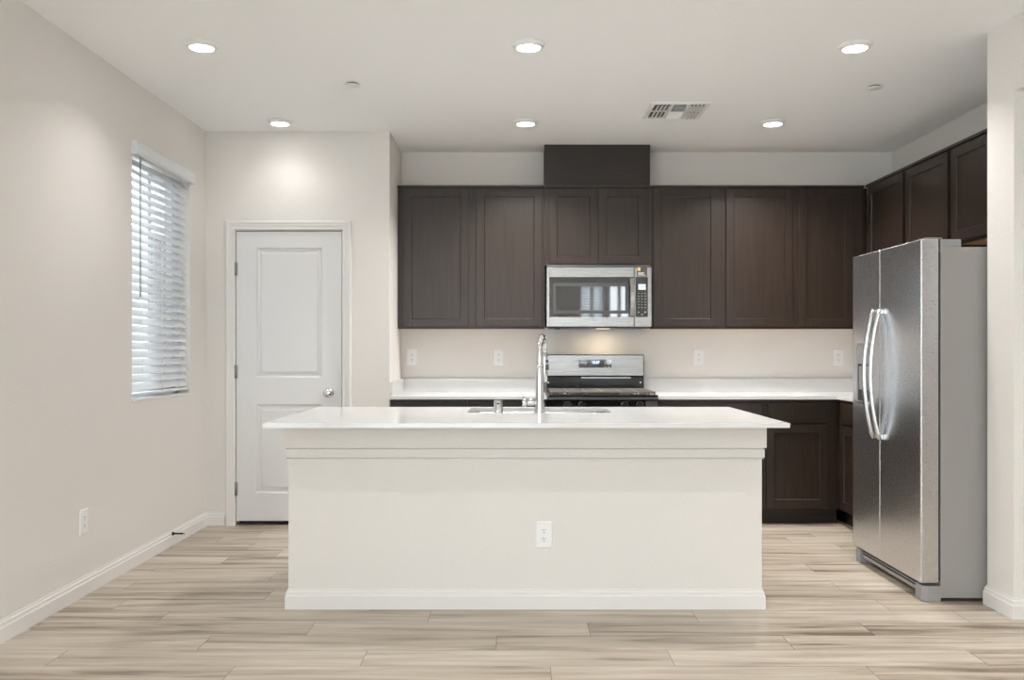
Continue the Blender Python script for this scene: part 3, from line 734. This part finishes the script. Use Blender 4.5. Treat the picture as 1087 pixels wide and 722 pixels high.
# ------------------------------------------------------------------ range
rx0, rx1 = .2275, .984; RFY = 6.165
t = thing('gas_range', 'stainless and black gas range with tall backguard below the microwave', 'range', ((rx0+rx1)/2, 6.5, 0))
MB().box(rx0, rx1, RFY+.03, YB-.012, .06, .895, .003).box(rx0+.03, rx1-.03, RFY+.08, YB-.03, 0, .06).obj('body', M['black'], t)
ct = MB().box(rx0, rx1, RFY-.012, 6.80, .8955, .912, .004)
ct.loft(rx0+.03, rx1-.03, RFY+.035, 6.75, [(0, .0121), (.012, .0115)], lambda u, v, wv: (u, v, .9+wv))
ct.obj('cooktop', M['black'], t)
cp = MB(); cp.box(rx0, rx1, RFY-.004, RFY+.032, .790, .8775, .004).obj('control_panel', M['blackglass'], t)
MB().box(rx0-.001, rx1+.001, RFY-.014, RFY+.02, .878, .8945, .004).obj('front_lip', M['darkgray'], t)
for kx_ in (.360, .458, .752, .860):
    m_ = Matrix.Translation((kx_, RFY-.004, .842)) @ Matrix.Rotation(math.pi/2, 4, 'X')
    kn = MB().lathe([(.023, 0), (.023, .004), (.0185, .006), (.0165, .026), (.015, .029), (0, .029)], m_, 24)
    kn.box(kx_-.004, kx_+.004, RFY-.040, RFY-.030, .826, .858, .001)
    kn = kn.obj('knob', M['black'], t)
    MB().lathe([(.0235, .0005), (.0245, .002), (.0235, .0045), (.0225, .003)], m_, 24).obj('bezel', M['nickel'], kn)
dr = MB().box(rx0+.003, rx1-.003, RFY-.002, RFY+.0295, .195, .785, .004); od = dr.obj('oven_door', M['steel'], t)
MB().box(rx0+.10, rx1-.10, RFY-.004, RFY-.0021, .32, .66).obj('oven_window', M['blackglass'], od)
MB().cyl((rx0+.05, RFY-.045, .745), (rx1-.05, RFY-.045, .745), .011, 16, bev=.003).box(rx0+.06, rx0+.08, RFY-.042, RFY-.002, .737, .753).box(rx1-.08, rx1-.06, RFY-.042, RFY-.002, .737, .753).obj('oven_handle', M['steel'], od)
MB().box(rx0+.003, rx1-.003, RFY+.0, RFY+.0295, .066, .19, .004).obj('drawer', M['steel'], t)
GZ = .936
gw = (rx1-rx0-.03)/3
for i in range(3):
    g0 = rx0+.015+gw*i+.002; g1 = g0+gw-.004; y0, y1 = RFY+.012, 6.715; b = .0055
    g = MB()
    for xx in (g0+b, g1-b): g.box(xx-b, xx+b, y0, y1, GZ-.012, GZ, .002)
    for k_ in range(7):
        yy = y0+b+(y1-y0-2*b)*k_/6; g.box(g0+2*b, g1-2*b, yy-b, yy+b, GZ-.012, GZ, .002)
    xm = (g0+g1)/2; g.box(xm-b, xm+b, y0+.012, y1-.012, GZ-.013, GZ-.001, .002)
    for xx in (g0+b, g1-b):
        for yy in (y0+b, (y0+y1)/2, y1-b): g.box(xx-b, xx+b, yy-b, yy+b, .9125, GZ-.011)
    g.obj('grate', M['iron'], t)
for bx_, by_, r in ((.36, 6.30, .045), (.36, 6.58, .036), (.606, 6.44, .05), (.85, 6.30, .04), (.85, 6.58, .045)):
    bc = MB().lathe([(0, .912), (r*1.25, .912), (r*1.2, .918), (r*.9, .9185), (r*.9, .9195), (0, .9195)], Matrix.Translation((bx_, by_, 0)), 24).obj('burner', M['nickel'], t)
    MB().lathe([(0, .9196), (r, .9196), (r*.97, .9235), (0, .9245)], Matrix.Translation((bx_, by_, 0)), 24).obj('burner_cap', M['iron'], bc)
bgx0, bgx1 = .2385, .976; BGY = 6.775
MB().box(bgx0, bgx1, BGY+.012, YB-.0225, .913, 1.02, .003).obj('backguard_base', M['black'], t)
bgm = MB().box(bgx0, bgx1, BGY-.004, YB-.0225, 1.0205, 1.187, .010, 3); bgo = bgm.obj('backguard', M['black'], t)
MB().box(bgx0+.007, bgx1-.007, BGY-.0065, BGY-.0045, 1.027, 1.181, .0009, 1).obj('steel_fascia', M['steel'], bgo)
MB().box(bgx0+.26, bgx1-.10, BGY+.0, BGY+.0115, 1.006, 1.0175).obj('vent_strip', M['steel'], bgo)
for xx in (bgx0+.012, bgx1-.028): MB().cyl((xx, BGY+.012, .975), (xx, BGY+.008, .975), .006, 12).obj('screw', M['nickel'], t)
sb = lambda x, y: ((x-547)/140.5, HC+(371-y)/140.5)
dx0, dz1 = sb(614.5, 381.8); dx1, dz0 = sb(649.4, 390.4)
dp = MB().box(dx0, dx1, BGY-.0085, BGY-.0066, dz0, dz1, .0008, 1).obj('display_panel', M['blackglass'], t)
l0_, lz1 = sb(629, 382.7); l1_, lz0 = sb(636, 387)
MB().box(l0_, l1_, BGY-.0092, BGY-.0086, lz0, lz1).obj('screen', M['bluelcd'], dp)
def text(s, size, loc, m, parent, name):
    cu = bpy.data.curves.new(name, 'FONT'); cu.body = s; cu.size = size; cu.align_x = 'CENTER'; cu.align_y = 'CENTER'; cu.extrude = .0001
    o = bpy.data.objects.new(name, cu); C.objects.link(o)
    dg = bpy.context.evaluated_depsgraph_get(); me = bpy.data.meshes.new_from_object(o.evaluated_get(dg))
    bpy.data.objects.remove(o); bm = bmesh.new(); bm.from_mesh(me); bm.transform(Matrix.Translation(loc) @ Matrix.Rotation(math.pi/2, 4, 'X'))
    x = MB(); x._merge(bm); return x.obj(name, m, parent)
text('12:57', .026, ((l0_+l1_)/2, BGY-.0095, (lz0+lz1)/2), M['digits'], dp, 'digits')
kk = MB()
for xx, yy in ((642.3, 384), (646.4, 384), (642.3, 386.7), (646.4, 386.7), (642.3, 389.8), (646.4, 389.8), (622, 386.5), (618, 383.6), (622, 383.6), (638.5, 385.3)):
    a, b = sb(xx, yy); kk.box(a-.006, a+.006, BGY-.0089, BGY-.0086, b-.0035, b+.0035)
kk.obj('keys', M['keys'], dp)

# ------------------------------------------------------------------ microwave
MY = 6.462; sm = lambda x, y: ((x-547)/147.0, HC+(371-y)/147.0)
mx0, mz1 = sm(580.3, 284); mx1, mz0 = sm(691.6, 346.8)
t = thing('microwave', 'stainless over-the-range microwave with black door window above the range', 'microwave', ((mx0+mx1)/2, 6.6, mz0))
MB().box(mx0+.004, mx1-.004, MY+.032, YB-.002, mz0+.002, mz1+.022, .003).obj('housing', M['darkgray'], t)
ds, _ = sm(673.6, 0)
wx0, wz1 = sm(583.3, 294.3); wx1, wz0 = sm(672.6, 336.6)
fr = MB(); fn = FY(MY+.03)
fr.fbox(fn, mx0, wx0, mz0, mz1, 0, .03, .002).fbox(fn, wx1, ds-.001, mz0, mz1, 0, .03, .002)
fr.fbox(fn, wx0, wx1, mz0, wz0, 0, .03, .002).fbox(fn, wx0, wx1, wz1, mz1, 0, .03, .002)
dd = fr.obj('door', M['steel'], t)
MB().fbox(fn, wx0-.002, wx1+.003, wz0-.002, wz1+.002, .01, .0285).obj('door_glass', M['blackglass'], dd)
ibx0, ibz1 = sm(587, 300.5); ibx1, ibz0 = sm(667, 333)
MB().loft(ibx0, ibx1, ibz0, ibz1, [(0, .0286), (.003, .0292), (.02, .0292), (.023, .0286)], fn, cap=False).obj('window_border', M['darkgray'], dd)
hx0, hz1 = sm(668, 295.5); hx1, hz0 = sm(673.3, 335.5)
hp = [((hx0+hx1)/2, MY-.020-.020*math.sin(math.pi*i/12), hz0+(hz1-hz0)*i/12) for i in range(13)]
hm = MB()
for i in range(12):
    a, b = hp[i], hp[i+1]
    tt = bmesh.new(); q = []
    for p in (a, b):
        for ox, oy in ((-.0185, .004), (-.014, -.006), (.014, -.006), (.0185, .004)): q.append(tt.verts.new((p[0]+ox, p[1]+oy, p[2])))
    for j in range(4):
        f = tt.faces.new((q[j], q[(j+1) % 4], q[4+(j+1) % 4], q[4+j])); f.smooth = False
    if i == 0: tt.faces.new(q[:4])
    if i == 11: tt.faces.new(q[4:][::-1])
    bmesh.ops.recalc_face_normals(tt, faces=tt.faces[:]); hm._merge(tt)
for z in (hz0+.012, hz1-.012): hm.box((hx0+hx1)/2-.010, (hx0+hx1)/2+.010, MY-.022, MY+.0, z-.010, z+.010)
hm.obj('door_handle', M['steel'], dd)
cpx = MB().fbox(fn, ds+.001, mx1, mz0, mz1, 0, .03, .002).obj('control_side', M['steel'], t)
c0x, c1z = sm(674.6, 294.2); c1x, c0z = sm(687.8, 336.6)
kp = MB().fbox(fn, c0x, c1x, c0z, c1z, .0301, .0312).obj('control_panel', M['blackglass'], t)
s0x, s1z = sm(677.6, 301.8); s1x, s0z = sm(685.4, 307.6)
MB().fbox(fn, s0x, s1x, s0z, s1z, .0313, .0318).obj('screen', M['lcdpanel'], kp)
text('12:57', .026, ((s0x+s1x)/2, MY-.0020, (s0z+s1z)/2), M['bluelcd'], kp, 'digits')
kk = MB()
for r_ in range(6):
    for c_ in range(3):
        a, b = sm(678+c_*3.4, 311.5+r_*3.0); kk.fbox(fn, a-.0045, a+.0045, b-.0022, b+.0022, .0313, .0316)
for xx, yy in ((677.8, 331.5), (684.8, 331.5), (681.3, 334)):
    a, b = sm(xx, yy); kk.fbox(fn, a-.006, a+.006, b-.004, b+.004, .0313, .0316)
kk.obj('keys', M['keys'], kp)
e0, ez1 = sm(676, 283.2); e1, ez0 = sm(687, 293.6)
lb = MB().fbox(fn, e0, e1, ez0, ez1, .0301, .0307).obj('energy_label', M['label_brown'], t)
g0, gz1 = sm(676.6, 284); g1, gz0 = sm(679.8, 287.6)
MB().fbox(fn, g0, g1, gz0, gz1, .0308, .0310).obj('label_picture', M['label_gold'], lb)
tl = MB()
for yy, xe in ((289.6, 684), (290.8, 683), (292, 685)):
    a, b = sm(677.2, yy); a2, _ = sm(xe, yy); tl.fbox(fn, a, a2, b-.0022, b+.0022, .0308, .0310)
tl.obj('label_lines', M['label_white'], lb)
ex, ez = sm(635.5, 288.9)
em = MB(); 
for (ax, bx2, tlt, off) in ((.020, .007, .30, 0),):
    em.tube([(ex+ax*math.cos(a)*math.cos(tlt)-bx2*math.sin(a)*math.sin(tlt), MY-.0008, ez+ax*math.cos(a)*math.sin(tlt)+bx2*math.sin(a)*math.cos(tlt)) for a in [2*math.pi*i/24 for i in range(22)]], .0011, 6)
em.obj('emblem', M['emblem'], dd)
# underside with vents and lamp
un = MB().box(mx0+.02, mx1-.02, MY+.05, YB-.06, mz0-.010, mz0+.0015, .003).box(mx0+.06, mx0+.10, MY+.06, MY+.09, mz0-.018, mz0-.010)
un.obj('underside_grille', M['darkgray'], t)
lx = .655
MB().box(lx-.05, lx+.05, 6.66, 6.71, mz0-.0108, mz0-.0100).obj('lamp_lens', M['warmlamp'], t)
ld = bpy.data.lights.new('cooktop_lamp', 'AREA'); ld.shape = 'RECTANGLE'; ld.size = .10; ld.size_y = .05; ld.energy = 0.6; ld.color = (1, .80, .56)
lo = bpy.data.objects.new('cooktop_lamp', ld); C.objects.link(lo); lo.parent = t; lo.location = Vector((lx, 6.69, mz0-.014))-BASE[t.name]

# ------------------------------------------------------------------ refrigerator
FXF = 1.966; ny, fy_ = 4.340, 5.215; sp_ = 4.828
t = thing('refrigerator', 'stainless side-by-side refrigerator standing beside the right wall end', 'refrigerator', (2.4, (ny+fy_)/2, 0))
MB().box(FXF+.098, 2.86, ny, fy_, .018, 1.7235, .004).obj('cabinet', M['gray'], t)
MB().box(FXF+.0882, FXF+.0978, ny+.012, fy_-.012, .10, 1.70).obj('gasket', M['slot'], t)
def fdoor(y0, y1):
    m_ = MB(); m_.box(FXF, FXF+.088, y0, y1, .092, 1.762, .006, 3); return m_
fz = fdoor(sp_+.003, fy_).obj('freezer_door', M['fridgesteel'], t)
fd = fdoor(ny, sp_-.003).obj('fridge_door', M['fridgesteel'], t)
for par, yy in ((fz, 4.872), (fd, 4.786)):
    P = []; zt, zb_ = 1.440, .745
    for i in range(25):
        q = i/24; s_ = math.sin(math.pi*q)**.75 if 0 < i < 24 else 0
        P.append((FXF-.016-.052*s_, yy, zb_+(zt-zb_)*q))
    hm = MB().tube(P, .0125, 14)
    for z in (zt-.012, zb_+.012): hm.box(FXF-.022, FXF-.0005, yy-.010, yy+.010, z-.014, z+.014, .003)
    hm.obj('handle', M['nickel'], par)
# ice and water dispenser on the freezer door
dy0, dy1, dz0, dz1 = 4.925, 5.140, .918, 1.262
fn = FX(FXF)
dm = MB().sweep([(dy0, dz0), (dy1, dz0), (dy1, dz1), (dy0, dz1)], [(0, .0005), (0, .005), (-.008, .006), (-.012, .003), (-.012, .0005)], lambda a, b, h: (FXF-h, a, b), True)
dmo = dm.obj('dispenser_frame', M['grayplastic'], fz)
MB().fbox(fn, dy0+.012, dy1-.012, 1.145, dz1-.012, .0005, .0045, .001).obj('dispenser_panel', M['grayplastic'], fz)
MB().fbox(fn, dy0+.012, dy1-.012, dz0+.012, 1.1445, .0004, .0012).obj('dispenser_recess', M['slot'], fz)
MB().fbox(fn, dy0+.05, dy1-.05, 1.0, 1.13, .0013, .012, .003).obj('dispenser_paddle', M['grayplastic'], fz)
MB().fbox(fn, dy0+.010, dy1-.010, dz0+.002, dz0+.020, .0013, .022, .003).obj('drip_tray', M['nickel'], fz)
# hinge covers, base grille and feet
for y0, y1 in ((ny+.004, ny+.075), (fy_-.075, fy_-.004)):
    MB().box(FXF+.030, FXF+.080, y0+.008, y1-.02, 1.7625, 1.7700, .002).box(FXF+.0990, FXF+.20, y0, y1, 1.724, 1.761, .004).box(FXF+.070, FXF+.110, y0+.006, y1-.02, 1.7630, 1.7690, .002).obj('hinge_cover', M['grayplastic'], t)
MB().box(FXF+.030, FXF+.096, ny+.08, fy_-.08, .030, .088, .004).obj('base_grille', M['grayplastic'], t)
MB().box(FXF+.026, FXF+.0299, ny+.08, fy_-.08, .052, .058).box(FXF+.026, FXF+.0299, ny+.08, fy_-.08, .068, .074).obj('grille_slots', M['slot'], t)
for y0, y1, s_ in ((ny, ny+.085, 1), (fy_-.085, fy_, -1)):
    ft = MB()
    pts = [(FXF+.035, y0), (FXF+.0975, y0), (FXF+.0975, y1), (FXF+.012, y1), (FXF+.012, y0+.022)] if s_ > 0 else [(FXF+.012, y0), (FXF+.0975, y0), (FXF+.0975, y1), (FXF+.035, y1), (FXF+.012, y1-.022)]
    ft.poly(pts, .002, .076); ft.cyl(((FXF+.055), (y0+y1)/2, 0), ((FXF+.055), (y0+y1)/2, .003), .02, 12)
    ft.obj('foot_cover', M['grayplastic'], t)
